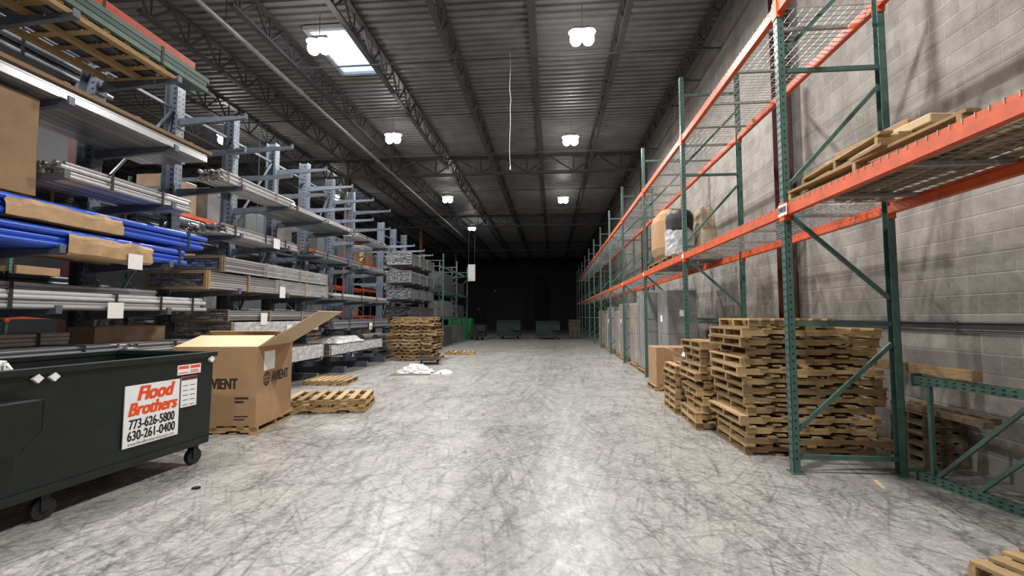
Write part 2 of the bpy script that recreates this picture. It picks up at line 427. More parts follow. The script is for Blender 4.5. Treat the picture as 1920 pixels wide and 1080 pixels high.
# primer red columns
def hcol(x, y, lab, g=None):
    t = thing('steel_column', lab, 'column', (x, y, 0), 0, g)
    for s in (-1, 1): MB().box(-.1, .1, s*.1225-.0075, s*.1225+.0075, .02, 8.3).build('flange', M['colred'], t)
    MB().box(-.008, .008, -.115, .115, .02, 8.3).build('web', M['colred'], t)
    MB().box(-.17, .17, -.2, .2, 0, .02).build('base_plate', M['colred'], t)
hcol(4.2, 8.5, 'red-brown steel column against the block wall behind the near racking')
hcol(4.2, 21, 'red-brown steel column on the block wall, farther down the aisle')
hcol(4.2, 33.5, 'red-brown steel column on the block wall in the dark end')
hcol(4.2, 46, 'last red-brown steel column on the block wall, deepest in the dark')
hcol(-9.9, 8.5, 'red-brown steel column behind the nearest cantilever posts')
hcol(-9.9, 21, 'red-brown steel column standing behind the middle cantilever posts')
hcol(-9.9, 33.5, 'red-brown steel column in the dark far left')
hcol(-9.9, 46, 'last red-brown steel column deepest in the dark far left')
# wall conduits
for z, r, l in ((1.53, .015, 'upper dark conduit run along the block wall'), (1.45, .010, 'lower dark conduit run along the block wall')):
    t = thing('wall_conduit', l, 'conduit', (XW-.02, 0, z))
    MB().tube((0, 2, 0), (0, 30, 0), r, 8).build('pipe', M['conduit'], t)
    for k in range(10): MB().box(-r-.003, .019, 2.5+2.8*k, 2.52+2.8*k, -r-.004, r+.004).build('clip', M['conduit'], t)

# ------------------------------------------------------------------ pallet racks
def post_mesh(H, m):
    mb = MB(); w = .08; d_ = .07
    mb.box(-d_/2, -d_/2+.006, -w/2, w/2, .01, H); mb.box(-d_/2, d_/2, -w/2, -w/2+.006, .01, H); mb.box(-d_/2, d_/2, w/2-.006, w/2, .01, H)
    mb.mi = 1; z = .12
    while z < H-.05:
        for yy in (-.02, .02): mb.box(-d_/2-.0012, -d_/2, yy-.007, yy+.007, z, z+.03)
        mb.box(-.008, .008, -w/2-.0012, -w/2, z+.02, z+.04)
        z += .076
    return mb.mesh('post', [m, M['hole']])
def brace_mesh(H, D):
    mb = MB(); x0, x1 = .03, D-.03
    for z in [.16, 1.52, 2.9, 4.25, H-.35]:
        if z < H: mb.bar((x0, 0, z), (x1, 0, z), .035, .045)
    zs = [(.42, 1.32), (2.68, 1.78), (2.98, 4.05), (4.45, 5.45)]
    for a, b in zs:
        if max(a, b) < H: mb.bar((x0, 0, a), (x1, 0, b), .03, .04)
    return mb.mesh('upright_frame', M['green'])
def beam_mesh(L, bm='orange'):
    mb = MB(); mb.box(-.03, .02, .045, L-.045, -.06, .055); mb.box(.02, .035, .045, L-.045, -.06, .015)
    mb.box(-.042, -.036, .0, .05, -.11, .09); mb.box(-.042, -.036, L-.05, L, -.11, .09)
    mb.box(-.042, .03, .041, .047, -.11, .09); mb.box(-.042, .03, L-.047, L-.041, -.11, .09)
    return mb.mesh('load_beam', M[bm])
def deck_mesh(L, D):
    mb = MB(); n = int((L-.16)/.085)
    for k in range(n+1):
        yy = .08+(L-.16)*k/n
        mb.box(.0, D, yy-.003, yy+.003, .056, .062)
        mb.box(-.034, -.028, yy-.003, yy+.003, .03, .062); mb.box(-.03, .0, yy-.003, yy+.003, .056, .062)
    for k in range(11):
        xx = .02+(D-.04)*k/10
        mb.box(xx-.003, xx+.003, .08, L-.08, .05, .056)
    for f in (.12, .37, .63, .88):
        mb.box(.04, D-.04, L*f-.02, L*f+.02, .02, .05)
    return mb.mesh('wire_deck', M['wire'])
def pallet_rack(lab, xf, D, y0, bays, L, H, levels, decks=True, group=None, bm='orange'):
    t = thing('pallet_rack', lab, 'pallet rack', (xf, y0, 0), 0, group)
    pm = post_mesh(H, M['green']); bm_ = brace_mesh(H, D); be = beam_mesh(L, bm); dm = deck_mesh(L, D)
    fp = MB().box(-.06, .07, -.07, .07, 0, .01).mesh('foot_plate', M['green'])
    for k in range(bays+1):
        f = link(bm_, 'upright_frame', t, (0, k*L, 0))
        link(pm, 'post', f); link(pm, 'post', f, (D, 0, 0), (0, 0, PI))
        link(fp, 'foot_plate', f); link(fp, 'foot_plate', f, (D, 0, 0), (0, 0, PI))
    for z in levels:
        for k in range(bays):
            link(be, 'load_beam', t, (0, k*L, z)); link(be, 'load_beam', t, (D, (k+1)*L, z), (0, 0, PI))
            if decks: link(dm, 'wire_deck', t, (0, k*L, z))
    return t
BL = 3.66
rk = pallet_rack('long green and orange pallet rack along the block wall', 2.48, 1.02, 5.0-BL, 12, BL, 6.15, (2.72, 4.95))
def loc_label(y, z, body):
    p = MB().box(-.047, -.0435, y-.09, y+.09, z-.06, z+.06).build('location_label', M['white'], rk); p['label'] = 'white location label'
    text(body, .09, (-.049, y, z), FXN, M['ink'], p, w=.155, bold=.002)
loc_label(BL-.03, 2.72, 'EW0101')
for k in (2, 3, 4):
    MB().box(-.047, -.0435, k*BL-.06, k*BL+.06, 2.68, 2.76).build('location_label', M['white'], rk)

# ------------------------------------------------------------------ wooden pallets
PH = .1125
def pallet_proto(w, d, wx=None, wy=None):
    wx = wx or M['woodx']; wy = wy or M['woody']
    t = thing('pallet', '', 'pallet')
    nb = 7; bw = .095; T = PH-.0005; th = .022
    db = MB().box(-bw/2, bw/2, -d/2, d/2, 0, th).mesh('deck_board', wy)
    for k in range(nb): link(db, 'deck_board', t, (-w/2+bw/2+(w-bw)*k/(nb-1), rnd.uniform(-.025, .025), T-th), (0, 0, rnd.uniform(-.015, .015)))
    a = w/2; zt = T-th
    pr = [(-a, th), (-a*.64, th), (-a*.60, .045), (-a*.32, .045), (-a*.28, th), (a*.28, th), (a*.32, .045), (a*.60, .045), (a*.64, th), (a, th), (a, zt), (-a, zt)]
    st = MB().prism(pr, 'y', -.019, .019).mesh('stringer', wx)
    for k in (-1, 0, 1): link(st, 'stringer', t, (0, k*(d/2-.03), 0))
    for k in (-1, -.5, .1, .5, 1): link(db, 'bottom_board', t, (k*(w/2-bw/2), rnd.uniform(-.025, .025), 0))
    return t
protos = {}
def pallet(w, d, loc, rz, label, group=None, key=None, mats=(None, None)):
    kk = (round(w, 2), round(d, 2), key)
    if kk not in protos:
        t = pallet_proto(w, d, *mats); protos[kk] = t
        t.location = loc; t.rotation_euler = (0, 0, rz); t['label'] = label
        if group: t['group'] = group
        return t
    return dup(protos[kk], loc=loc, rz=rz, label=label, group=group)
def stack(w, d, x, y, n, what, group, z=0, jit=.03, key=None, mats=(None, None), alt=None, rj=.05):
    for k in range(n):
        r = rnd.uniform(-rj, rj)+(PI if rnd.random() < .5 else 0)
        ww, dd = (w, d) if not alt or rnd.random() < .5 else alt
        pallet(ww, dd, (x+rnd.uniform(-jit, jit), y+rnd.uniform(-jit, jit), z+k*PH), r, '%s pallet of %s' % (ORD[n-1-k] + (' from the top' if n-1-k else ''), what), group, key, mats)
stack(1.56, 1.0, 2.98, 6.04, 13, 'the tall stack behind the near rack post', 'pallets in the tall stack', jit=.05, alt=(1.42, .95), rj=.04)
pallet(.95, .9, (2.75, 5.98, 13*PH), .03, 'smaller pallet lying on top of the tall stack by the near rack post', 'pallets in the tall stack')
stack(1.2, .9, 2.66, 7.15, 11, 'the stack left of the tall one', 'pallets in the second stack', jit=.035, alt=(1.08, .84))
stack(1.2, .8, 2.62, 8.12, 7, 'the shortest stack by the small carton', 'pallets in the short stack', jit=.02, rj=.03)
stack(.42, .5, 4.14, 5.5, 5, 'the narrow stack against the block wall', 'pallets against the wall', jit=.01, rj=.02, key='old', mats=(M['woodold'], M['woodold']))
stack(1.7, 1.2, -5.05, 16.6, 14, 'the tall stack left of the aisle', 'pallets in the left stack', jit=.09, alt=(1.45, 1.1), rj=.08)
pallet(1.3, 1.0, (-3.86, 7.76, 0), .22, 'lower of two loose pallets beside the open printed carton', 'loose pallets by the carton')
pallet(1.3, 1.0, (-3.88, 7.79, PH), .26, 'upper of two loose pallets beside the open printed carton', 'loose pallets by the carton')
pallet(1.2, 1.0, (-3.9, 19.2, 0), .1, 'single pallet lying flat on the floor past the left stack')
pallet(1.0, .9, (-5.3, 10.6, 0), .1, 'pallet on the floor in front of the low rack bundles')
pallet(1.1, .95, (3.2, 2.86, 0), .35, 'pallet corner in the bottom right of the frame', key='corner')
pallet(.95, 1.9, (2.99, 3.98, 2.785), .06, 'lower wide weathered pallet on the wire shelf above the near bay')
pallet(.95, 1.2, (3.0, 4.2, 2.785+PH), -.05, 'shorter pallet lying on the wide shelf pallet above the near bay')
cs = tag(MB().box(-.36, .36, -.55, .55, 0, .07).build('flattened_carton', M['cardlight'], None, (3.05, 4.05, 2.785+2*PH+.001), (0, 0, .1), bev=.01), 'flattened cardboard lying on the shelf pallets', 'cardboard')
MB().box(-.3, .34, -.3, .5, .072, .14).build('folded_flap', M['card'], cs, bev=.01)

# carton & wrapped-load helpers
def carton(name, lab, x0, x1, y0, y1, z0, z1, m='card', rz=0, group=None, tape=True, cat='box', bev=.012):
    cx, cy = (x0+x1)/2, (y0+y1)/2; a, b, h = (x1-x0)/2, (y1-y0)/2, z1-z0
    t = thing(name, lab, cat, (cx, cy, z0), rz, group)
    MB().box(-a, a, -b, b, 0, h).build('body', M[m], t, bev=bev)
    if tape:
        MB().box(-a*.96, a*.96, -.03, .03, h-.005, h+.002).build('tape', M['cardtape'], t)
        MB().box(-.03, .03, -b-.001, -b, h*.1, h*.9).build('tape', M['cardtape'], t)
    return t
def wrapped(lab, x0, x1, y0, y1, h, m, g, labels=1, panels=False):
    cx, cy = (x0+x1)/2, (y0+y1)/2; a, b = (x1-x0)/2, (y1-y0)/2
    pallet(x1-x0, y1-y0-.02, (cx, cy, 0), 0, 'pallet under the '+lab, 'pallets under wrapped loads')
    t = thing('wrapped_load', lab, 'pallet load', (cx, cy, PH+.001), 0, g)
    if panels:
        y = -b+.02; k = 0
        while y < b-.1:
            wd = rnd.uniform(.07, .13); hh = h-.13-rnd.uniform(0, .12)
            MB().box(-a+.03+rnd.uniform(0, .03), a-.03, y, y+wd-.008, 0, hh).build('upright_panel', M['panel'], t, bev=.008)
            y += wd
    else:
        n = 4; lay = (h-.13)/n
        for k in range(n):
            e = rnd.uniform(0, .03)
            MB().box(-a+.03+e, a-.03-e*.5, -b+.03+e, b-.03, k*lay, (k+1)*lay-.008).build('carton_layer', M[m], t, bev=.02)
    MB().box(-a+.012, a-.012, -b+.012, b-.012, .05, h-.1).build('stretch_film', M['film'], t, bev=.04)
    for k in range(labels):
        MB().box(-a+.003, -a+.009, -.1, .08, h*.6, h*.6+.16).build('paper_label', M['white'], t)
        MB().box(-.06, .1, -b+.003, -b+.009, h*.66, h*.66+.15).build('paper_label', M['white'], t)
    return t
GL2 = 'wrapped loads on the floor of the wall rack'
wrapped('dark grey wrapped load with white labels behind the small carton', 2.7, 3.47, 11.1, 12.05, 2.25, 'filmgrey', GL2, 1)
wrapped('tall grey panels wrapped upright just past the third rack post', 2.5, 3.45, 12.75, 13.75, 2.3, 'filmgrey', GL2, 0, True)
wrapped('brownish wrapped load between the third and fourth rack posts', 2.55, 3.45, 14.3, 15.4, 2.0, 'filmbrown', GL2, 0)
wrapped('grey wrapped panels just past the fourth rack post', 2.5, 3.45, 16.4, 17.4, 2.05, 'filmgrey', GL2, 1, True)
wrapped('brown wrapped load before the fifth rack post', 2.55, 3.45, 17.9, 18.9, 1.8, 'filmbrown', GL2, 0)
wrapped('grey wrapped load just past the fifth rack post', 2.5, 3.45, 20.1, 21.1, 2.0, 'filmgrey', GL2, 1)
wrapped('brown wrapped load before the sixth rack post', 2.55, 3.45, 21.7, 22.7, 1.7, 'filmbrown', GL2, 0)
wrapped('brown wrapped load past the sixth rack post', 2.5, 3.45, 24.0, 25.0, 1.9, 'filmbrown', GL2, 0)
pallet(.82, .8, (2.6, 10.45, 0), 0, 'pallet under the small brown carton on the right')
carton('carton', 'small brown carton on a pallet beside the grey wrapped load', 2.22, 2.96, 10.1, 10.8, PH+.001, .93, rz=.03)
oc = thing('open_carton', 'open brown carton holding a white plastic bag, behind the short pallets', 'box', (2.86, 9.45, 0))
mb = MB()
for s in (-1, 1):
    mb.box(s*.34-.006, s*.34+.006, -.3, .3, 0, .82); mb.box(-.334, .334, s*.3-.006, s*.3+.006, 0, .82)
mb.box(-.33, .33, -.29, .29, .0, .012); mb.build('body', M['card'], oc)
for s in (-1, 1): MB().bar((s*.34, 0, .82), (s*.52, 0, .95), .56, .006).build('flap', M['cardlight'], oc)
def blob(rx, ry, rz, c, m, name, parent=None, nz=10, n=16, jit=.12):
    vs = []; fs = []
    for j in range(nz+1):
        th = PI*j/nz
        for k in range(n):
            q = 1+rnd.uniform(-jit, jit) if 0 < j < nz else 1
            vs.append((c[0]+rx*q*math.sin(th)*math.cos(2*PI*k/n), c[1]+ry*q*math.sin(th)*math.sin(2*PI*k/n), c[2]+rz*q*math.cos(th)))
    for j in range(nz):
        for k in range(n): fs.append((j*n+k, j*n+(k+1) % n, (j+1)*n+(k+1) % n, (j+1)*n+k))
    mb = MB().add(vs, fs, True); return mb.build(name, m, parent)
tag(blob(.26, .22, .3, (2.86, 9.45, .72), M['plastic'], 'plastic_bag'), 'crumpled white plastic bag sticking out of the open carton', 'bag')
def crumple(cx, cy, sx, sy, h, m, name, parent, jit, taper=.85, seg=7):
    bm = bmesh.new(); bmesh.ops.create_cube(bm, size=1); bmesh.ops.subdivide_edges(bm, edges=bm.edges[:], cuts=seg, use_grid_fill=True)
    for v in bm.verts:
        t_ = v.co.z+.5; k = 1-(1-taper)*t_
        z = t_*h
        v.co = Vector((cx+v.co.x*sx*k+rnd.uniform(-jit, jit), cy+v.co.y*sy*k+rnd.uniform(-jit, jit), z if t_ < .01 else max(0, z+rnd.uniform(-jit, jit))))
    me = bpy.data.meshes.new(name); bm.to_mesh(me); bm.free(); me.materials.append(m)
    return link(me, name, parent)

# shelf loads, second bay
pallet(1.0, 1.3, (2.99, 11.35, 2.785), 0, 'pallet under the tall rounded carton on the rack shelf')
carton('carton', 'tall rounded brown carton behind the wrapped black drum on the shelf', 2.52, 3.45, 10.85, 12.0, 2.786+PH, 4.22, bev=.34, tape=False)
pallet(1.0, .95, (2.99, 10.05, 2.785), 0, 'pallet under the wrapped black drum on the shelf')
cl = thing('wrapped_drum', 'black drum half wrapped in crumpled white film on the shelf', 'drum', (2.76, 10.0, 2.786+PH))
MB().lathe([(0, 0), (.25, 0), (.27, .03), (.27, .06), (.26, .42), (.285, .45), (.27, .6), (.29, .75), (.28, .86), (.24, .95), (.15, 1.0), (0, 1.01)], n=24).build('drum_body', M['black'], cl)
def wrapfilm(r, h, m, jit, z0=0):
    vs = []; fs = []; n = 22; nz = 8
    for j in range(nz+1):
        for k in range(n):
            q = r*(1+rnd.uniform(0, jit)); th = 2*PI*k/n
            vs.append((q*math.cos(th), q*math.sin(th), z0+h*j/nz+(rnd.uniform(-.05, .05) if j == nz else 0)))
    for j in range(nz):
        for k in range(n): fs.append((j*n+k, j*n+(k+1) % n, (j+1)*n+(k+1) % n, (j+1)*n+k))
    return MB().add(vs, fs).build('stretch_film', M[m], cl)
wrapfilm(.294, .55, 'filmthick', .07)
o = crumple(0, 0, .36, .75, 1.02, M['tan'], 'cloth_bundle', None, .02, .7, 6); b_ = o.modifiers.new('soft', 'SUBSURF'); b_.levels = b_.render_levels = 1
tag(o, 'pale rounded bundle standing beside the wrapped black drum on the shelf', 'bundle').location = (3.27, 10.02, 2.786+PH)
# loose timber
tag(MB().bar((3.66, 4.3, 1.081), (3.63, 5.4, 1.081), .09, .09).build('timber', M['woody'], bev=.006), 'square timber resting on top of the tipped green frame', 'timber')
for k in range(2):
    tag(MB().box(3.94+.2*k, 4.04+.2*k, 4.6+.15*k, 5.75, .566, .63).build('timber', M['woodold'], bev=.006), '%s timber from the aisle on the narrow wall pallets' % NTH[k], 'timber', 'timbers by the wall')
# tipped upright frame against wall
p0 = Vector((3.6, 4.88, 0)); p1 = Vector((4.12, 2.2, 0)); dv = p1-p0
fr = thing('rack_upright', 'spare green rack upright lying on its side along the wall', 'rack frame', (p0.x, p0.y, 0), math.atan2(dv.y, dv.x))
LL = dv.length
for z in (.042, .972):
    mb = MB(); mb.box(0, LL, -.035, .035, z-.04, z-.034); mb.box(0, LL, -.035, -.029, z-.034, z+.034); mb.box(0, LL, -.035, .035, z+.034, z+.04)
    mb.mi = 1; x = .06
    while x < LL-.05:
        for q in (-.018, .018): mb.box(x, x+.03, -.0362, -.035, z+q-.006, z+q+.006)
        mb.box(x, x+.03, -.008, .008, z+.04, z+.0412)
        x += .076
    mb.build('post', [M['green'], M['hole']], fr)
for a in (.12, 1.0, 1.75, 2.5): MB().bar((a, 0, .07), (a, 0, .94), .04, .03).build('brace', M['green'], fr)
for a, b in ((.15, .95), (.5, 1.3), (1.75, 1.1), (1.8, 2.45)): MB().bar((a, .0, .07), (b, .0, .94), .035, .03).build('brace', M['green'], fr)
for z in (.042, .972): MB().box(-.012, 0, -.06, .06, z-.06 if z > .5 else 0, z+.06).build('foot_plate', M['green'], fr)

# ------------------------------------------------------------------ cantilever racks
def cantilever(lab, X, ys, levels, H, arm=1.48, back=True):
    t = thing('cantilever_rack', lab, 'cantilever rack', (X, 0, 0))
    mb = MB(); mb.box(.11, .13, -.09, .09, .0, H); mb.box(-.13, -.11, -.09, .09, 0, H); mb.box(-.11, .11, -.006, .006, 0, H)
    mb.mi = 1; z = .3
    while z < H-.06:
        for q in (-.05, .05): mb.box(.13, .1315, q-.012, q+.012, z, z+.024)
        mb.box(-.03, -.006+.03, -.0075, -.006, z, z+.03)
        z += .1
    cm = mb.mesh('column', [M['cant'], M['hole']])
    am = MB(); a0, a1 = .13, arm
    pr = [(a0, -.14), (a1, -.05), (a1, .05), (a1-.025, .05), (a1-.025, 0), (a0, 0)]
    am.prism([(p_[0], p_[1]) for p_ in pr], 'y', -.035, .035); am.box(a0-.0, a0+.018, -.085, .085, -.2, .06)
    am = am.mesh('arm', M['cant'])
    bm_ = MB().box(.13, arm-.1, -.07, .07, 0, .17).mesh('base', M['cant'])
    for i, y in enumerate(ys):
        c = link(cm, 'column', t, (0, y, 0)); link(bm_, 'base', c); link(bm_, 'base', c, (0, 0, 0), (0, 0, PI))
        for z in levels(i): link(am, 'arm', c, (0, 0, z))
        if back:
            for z in levels(i)[1::2]: link(am, 'arm', c, (0, 0, z), (0, 0, PI))
    for i in range(len(ys)-1):
        a, b = ys[i], ys[i+1]
        for z in (1.0, 3.45, H-.5): MB().bar((0, a+.09, z), (0, b-.09, z), .05, .05).build('strut', M['cant'], t)
        if i % 2 == 0:
            MB().bar((0, a+.05, 1.05), (0, b-.05, 3.4), .035).build('diagonal_brace', M['cant'], t); MB().bar((0, a+.05, 3.5), (0, b-.05, H-.55), .035).build('diagonal_brace', M['cant'], t)
    return t
CX = -7.25
cys = [3.3+1.545*k for k in range(9)]
LA = [.9, 1.68, 2.40, 3.3, 4.2, 5.3]; LB = [.55, 1.25, 2.06, 3.1, 4.02, 4.75, 5.4]
cantilever('tall grey cantilever rack with many arms loaded along the left', CX, cys, lambda i: LA if i < 3 else LB, 6.1)
cantilever('farther grey cantilever rack loaded with dark crates past the pallet stack', CX, [18.6, 20.1, 21.6], lambda i: [.7, 1.5, 2.3, 3.0, 3.75, 4.6], 5.6)

def tubes(name, lab, x0, y0, y1, z, nx, nz, r, m, group=None, bands=None, bandm='black', sleeves=(), tags_=(), square=False, cat='pipe bundle', jit=0, gap=.0):
    """bundle of tubes laid along y; x0 = aisle-side edge, growing to -x"""
    t = thing(name, lab, cat, (x0, y0, z+.002), 0, group); L = y1-y0
    q_ = r*(1-gap)
    me = (MB().box(-q_, q_, 0, L, -r*.97, r*.97-2*r*gap*.8) if square else MB().tube((0, 0, 0), (0, L, 0), r, 10)).mesh('tube', M[m])
    W = nx*2*r
    for j in range(nz):
        for i in range(nx-(0 if square else j % 2)):
            xx = -r-2*r*i-(0 if square else r*(j % 2)); zz = r+j*r*(2 if square else 1.74)
            link(me, 'tube', t, (xx, rnd.uniform(-jit, jit), zz))
    Ht = 2*r+(nz-1)*r*(2 if square else 1.74)
    for b in (bands or []):
        mb = MB(); ya, yb, e = b-.02, b+.02, .006
        mb.box(e*.2, e, ya, yb, -.001, Ht+e); mb.box(-W-e, -W-e*.2, ya, yb, -.001, Ht+e); mb.box(-W-e, e, ya, yb, Ht+e*.2, Ht+e)
        mb.build('strap', M[bandm], t)
    for a, b, sm, sag in sleeves:
        ring = []; n = 16; ns = 10
        for k in range(n+1):
            th = PI*k/n
            ring.append((-W/2+(W/2+.03)*math.copysign(abs(math.cos(th))**.6, math.cos(th)), Ht*.45+(Ht*.60)*math.sin(th)**.7))
        ring = [(-W*.5, -sag), (.0, -sag), (.03, -sag*.5)]+ring+[(-W-.03, -sag*.5), (-W, -sag)]
        vs = []; fs = []; q = len(ring)
        for j in range(ns+1):
            yy = a+(b-a)*j/ns; e = 1 if 0 < j < ns else .97; ox = rnd.uniform(-.012, .012)
            for (x_, z_) in ring: vs.append(((x_+W/2)*e-W/2+ox*.6+rnd.uniform(-.006, .006), yy+rnd.uniform(-.02, .02), max(-sag, z_+ox*.5+rnd.uniform(-.006, .004))))
        for j in range(ns):
            for k in range(q-1): fs.append((j*q+k, j*q+k+1, (j+1)*q+k+1, (j+1)*q+k))
        MB().add(vs, fs).build('paper_sleeve', M[sm], t)
    for yy, zz in tags_:
        MB().box(.048, .052, yy-.11, yy+.11, zz-.17, zz+.04).build('paper_tag', M['white'], t)
    return t
def crate(lab, x0, x1, y0, y1, z, h, m='alu', group=None, tag_=None, film=True, cm='woodx', ends=True, fm='film', f0=.45):
    t = thing('profile_crate', lab, 'crate', (x1, y0, z+.002), 0, group); W = x1-x0; L = y1-y0
    n = 9; nz = max(2, int(round(h/.048))); bw = W/n; bh = (h-.03)/nz
    me = MB().box(-bw*.46, bw*.46, .03, L-.03, 0, bh*.82).mesh('profile', M[m])
    for j in range(nz):
        for i in range(n): link(me, 'profile', t, (-bw*(i+.5)-rnd.uniform(.0, .01), rnd.uniform(-.025, .025), .02+j*bh))
    mb = MB()
    mb.box(-W-.012, .014, 0, .045, 0, .018); mb.box(-W-.012, .014, 0, .045, h-.014, h); mb.box(.0, .014, 0, .045, .018, h-.014); mb.box(-W-.014, -W, 0, .045, .018, h-.014)
    cmm = mb.mesh('cleat', M[cm])
    k = max(2, int(L/1.0))
    for i in range(k+1): link(cmm, 'cleat', t, (0, (L-.045)*i/k, 0))
    if ends:
        mb = MB(); mb.box(-W, 0, -.03, -.005, .0, .05); mb.box(-W, 0, -.03, -.005, h-.05, h); mb.box(-W, -W+.05, -.03, -.005, .05, h-.05); mb.box(-.05, 0, -.03, -.005, .05, h-.05)
        mb.build('end_frame', M[cm], t)
    if film:
        vs = []; fs = []; ny = 24; nz_ = 5
        for j in range(ny+1):
            for i in range(nz_+1): vs.append((.018+rnd.uniform(-.004, .014), L*f0+(L*(1-f0)-.05)*j/ny, .02+(h-.03)*i/nz_))
        for j in range(ny):
            for i in range(nz_): fs.append((j*(nz_+1)+i, j*(nz_+1)+i+1, (j+1)*(nz_+1)+i+1, (j+1)*(nz_+1)+i))
        MB().add(vs, fs).build('film_cover', M[fm], t)
    if tag_:
        for q in (tag_ if isinstance(tag_, (list, tuple)) else [tag_]): MB().box(.035, .038, q, q+.2, h*.1-.10, h*.1+.14).build('paper_tag', M['white'], t)
    return t
XT = -5.83
# near section (set A)
tubes('blue_pipe_bundle', 'lower front bundle of blue pipes with brown paper and white tag', XT, 2.7, 6.75, 2.40, 7, 3, .045, 'bluep', 'blue pipe bundles', bands=[3.9], sleeves=[(2.25, 3.4, 'paper', .06)], tags_=[(3.1, .02)], jit=.05)
tubes('blue_pipe_bundle', 'upper bundle of blue pipes in brown paper, lying on the front one', XT-.03, 2.7, 7.15, 2.70, 6, 3, .045, 'bluep', 'blue pipe bundles', bands=[4.1], sleeves=[(1.6, 2.95, 'paper', 0)], jit=.05)
tubes('blue_pipe_bundle', 'rear stack of blue pipes hidden behind the two front bundles', XT-.74, 2.7, 6.95, 2.40, 5, 5, .045, 'bluep', 'blue pipe bundles', bands=[4.0], jit=.05)
tubes('white_tube_bundle', 'strapped bundle of white tubes with dark end sleeves', XT, 2.7, 7.15, 1.68, 10, 4, .03, 'whitep', None, bands=[1.7, 2.9, 3.6, 4.2], tags_=[(2.85, .06)], jit=.1)
tubes('white_tube_bundle', 'white tubes lying behind the strapped white bundle', XT-.66, 2.7, 6.9, 1.68, 8, 6, .032, 'whitep', None, bands=[2.2], jit=.15)
tubes('grey_tube_bundle', 'dull grey tubes on the low arms behind the dumpster', XT-.1, 2.8, 5.7, .9, 10, 6, .03, 'greyp', bands=[2.5], jit=.1)
tubes('grey_tube_bundle', 'second stack of grey tubes behind the dumpster, farther in', XT-.75, 2.8, 5.7, .9, 7, 9, .03, 'whitep', bands=[2.5], jit=.1)
tubes('grey_tube_bundle', 'grey tubes on the low arms above the printed carton', XT-.05, 5.95, 7.3, .9, 12, 7, .025, 'alu', bands=[.7], jit=.08)
carton('carton', 'dark brown packed box on the low arms behind the grey tubes', -7.0, -6.56, 6.0, 7.2, .902, 1.45, m='filmbrown', tape=False)
pp = thing('cardboard_sheet', 'tall folded brown cardboard standing at the left edge above the blue pipes', 'cardboard', (-6.08, 4.1, 3.0))
crumple(0, 0, .16, 1.2, 1.14, M['carddark'], 'folded_sheet', pp, .005, .97, 4)
crumple(-.3, .0, .3, 1.1, 1.05, M['carddark'], 'inner_sheet', pp, .005, .95, 4)
tubes('tube_bundle', 'short silver tubes beside the tall brown cardboard', XT-.1, 4.95, 6.9, 3.3, 12, 4, .03, 'alu', bands=[.6, 1.4], jit=.05)
crate('crate of dark stock on the back of the near rack', -8.5, -7.5, 4.9, 7.3, 3.3, .55, 'darkp', film=False, cm='cleat')
# siding packs level 4.2
t = thing('channel_pack', 'long pack of silver channels with timber edges high on the left', 'channel pack', (XT, 2.6, 4.202))
me = MB(); me.box(-.07, .07, .05, 4.5, 0, .004); me.box(-.07, -.066, .05, 4.5, 0, .09); me.box(.066, .07, .05, 4.5, 0, .09); me = me.mesh('channel', M['alu'])
for j in range(2):
    for i in range(8): link(me, 'channel', t, (-.08-.15*i, rnd.uniform(-.04, .04), .01+.095*j))
MB().box(0, .03, 0, 4.55, .15, .2).build('edge_board', M['woody'], t); MB().box(-1.24, -1.21, 0, 4.55, .15, .2).build('edge_board', M['woody'], t)
for k in range(5): MB().box(-1.2, -.01, .3+.95*k, .38+.95*k, .2, .23).build('top_batten', M['woodx'], t)
# level 5.3
t = thing('shipping_skid', 'slatted wooden skid on the top arms at upper left', 'skid', (XT-.05, 3.2, 5.302))
rn = MB().box(-.045, .045, 0, 3.3, 0, .07).mesh('runner', M['woody'])
for k in range(3): link(rn, 'runner', t, (-1.1+.53*k, 0, 0))
sl = MB().box(-1.17, .02, 0, .09, .07, .09).mesh('slat', M['woodx'])
for k in range(12): link(sl, 'slat', t, (0, .02+.29*k, 0))
tubes('rack_post_bundle', 'stacked green rack posts on the wooden skid at upper left', XT+.02, 3.1, 6.95, 5.394, 4, 3, .042, 'greenpost', square=True, bands=[1.2, 3.0], jit=.12, cat='post bundle', gap=.14)
tubes('rack_post_bundle', 'dark packed posts behind the green ones on the skid', XT-.36, 3.1, 6.6, 5.394, 8, 4, .042, 'darkp', square=True, bands=[1.2], jit=.06, cat='post bundle', gap=.1)
tubes('rack_beam_bundle', 'red-orange rack beams lying on the green posts at upper left', XT-.1, 3.1, 6.8, 5.66, 3, 2, .042, 'redpack', square=True, bands=[2.2], jit=.06, cat='beam bundle')
# farther section (set B)
tubes('tube_bundle', 'silver tubes in a wooden cradle above the silver crates', XT, 7.45, 9.75, 4.02, 11, 5, .022, 'alu', bands=[.15, .5, 1.6], bandm='woodx', jit=.06)
crate('flat silver sheet pack on the arms right of the cradled tubes', -7.0, XT, 9.85, 12.75, 4.02, .13, film=True, cm='cleat', ends=False)
tubes('tube_bundle', 'thin silver tubes on the upper arms past the flat sheet pack', XT, 13.2, 15.75, 4.02, 14, 3, .02, 'alu', bands=[.6, 1.8], jit=.12)
crate('lower silver profile crate with wooden frame at mid rack height', -6.95, XT, 7.2, 11.35, 2.06, .32, tag_=[2.0])
crate('upper silver profile crate resting on the lower one', -6.95, XT, 7.55, 11.3, 2.384, .3, cm='cleat', f0=.3)
crate('silver profile pack above the film-wrapped one', -6.9, XT, 7.7, 11.4, 1.502, .22, film=False, cm='cleat', ends=False, tag_=[.9])
crate('film-wrapped profile pack on the lower arms', -6.9, XT, 7.8, 10.9, 1.25, .25, cm='cleat', ends=False, tag_=[1.7], fm='filmthick', f0=.02)
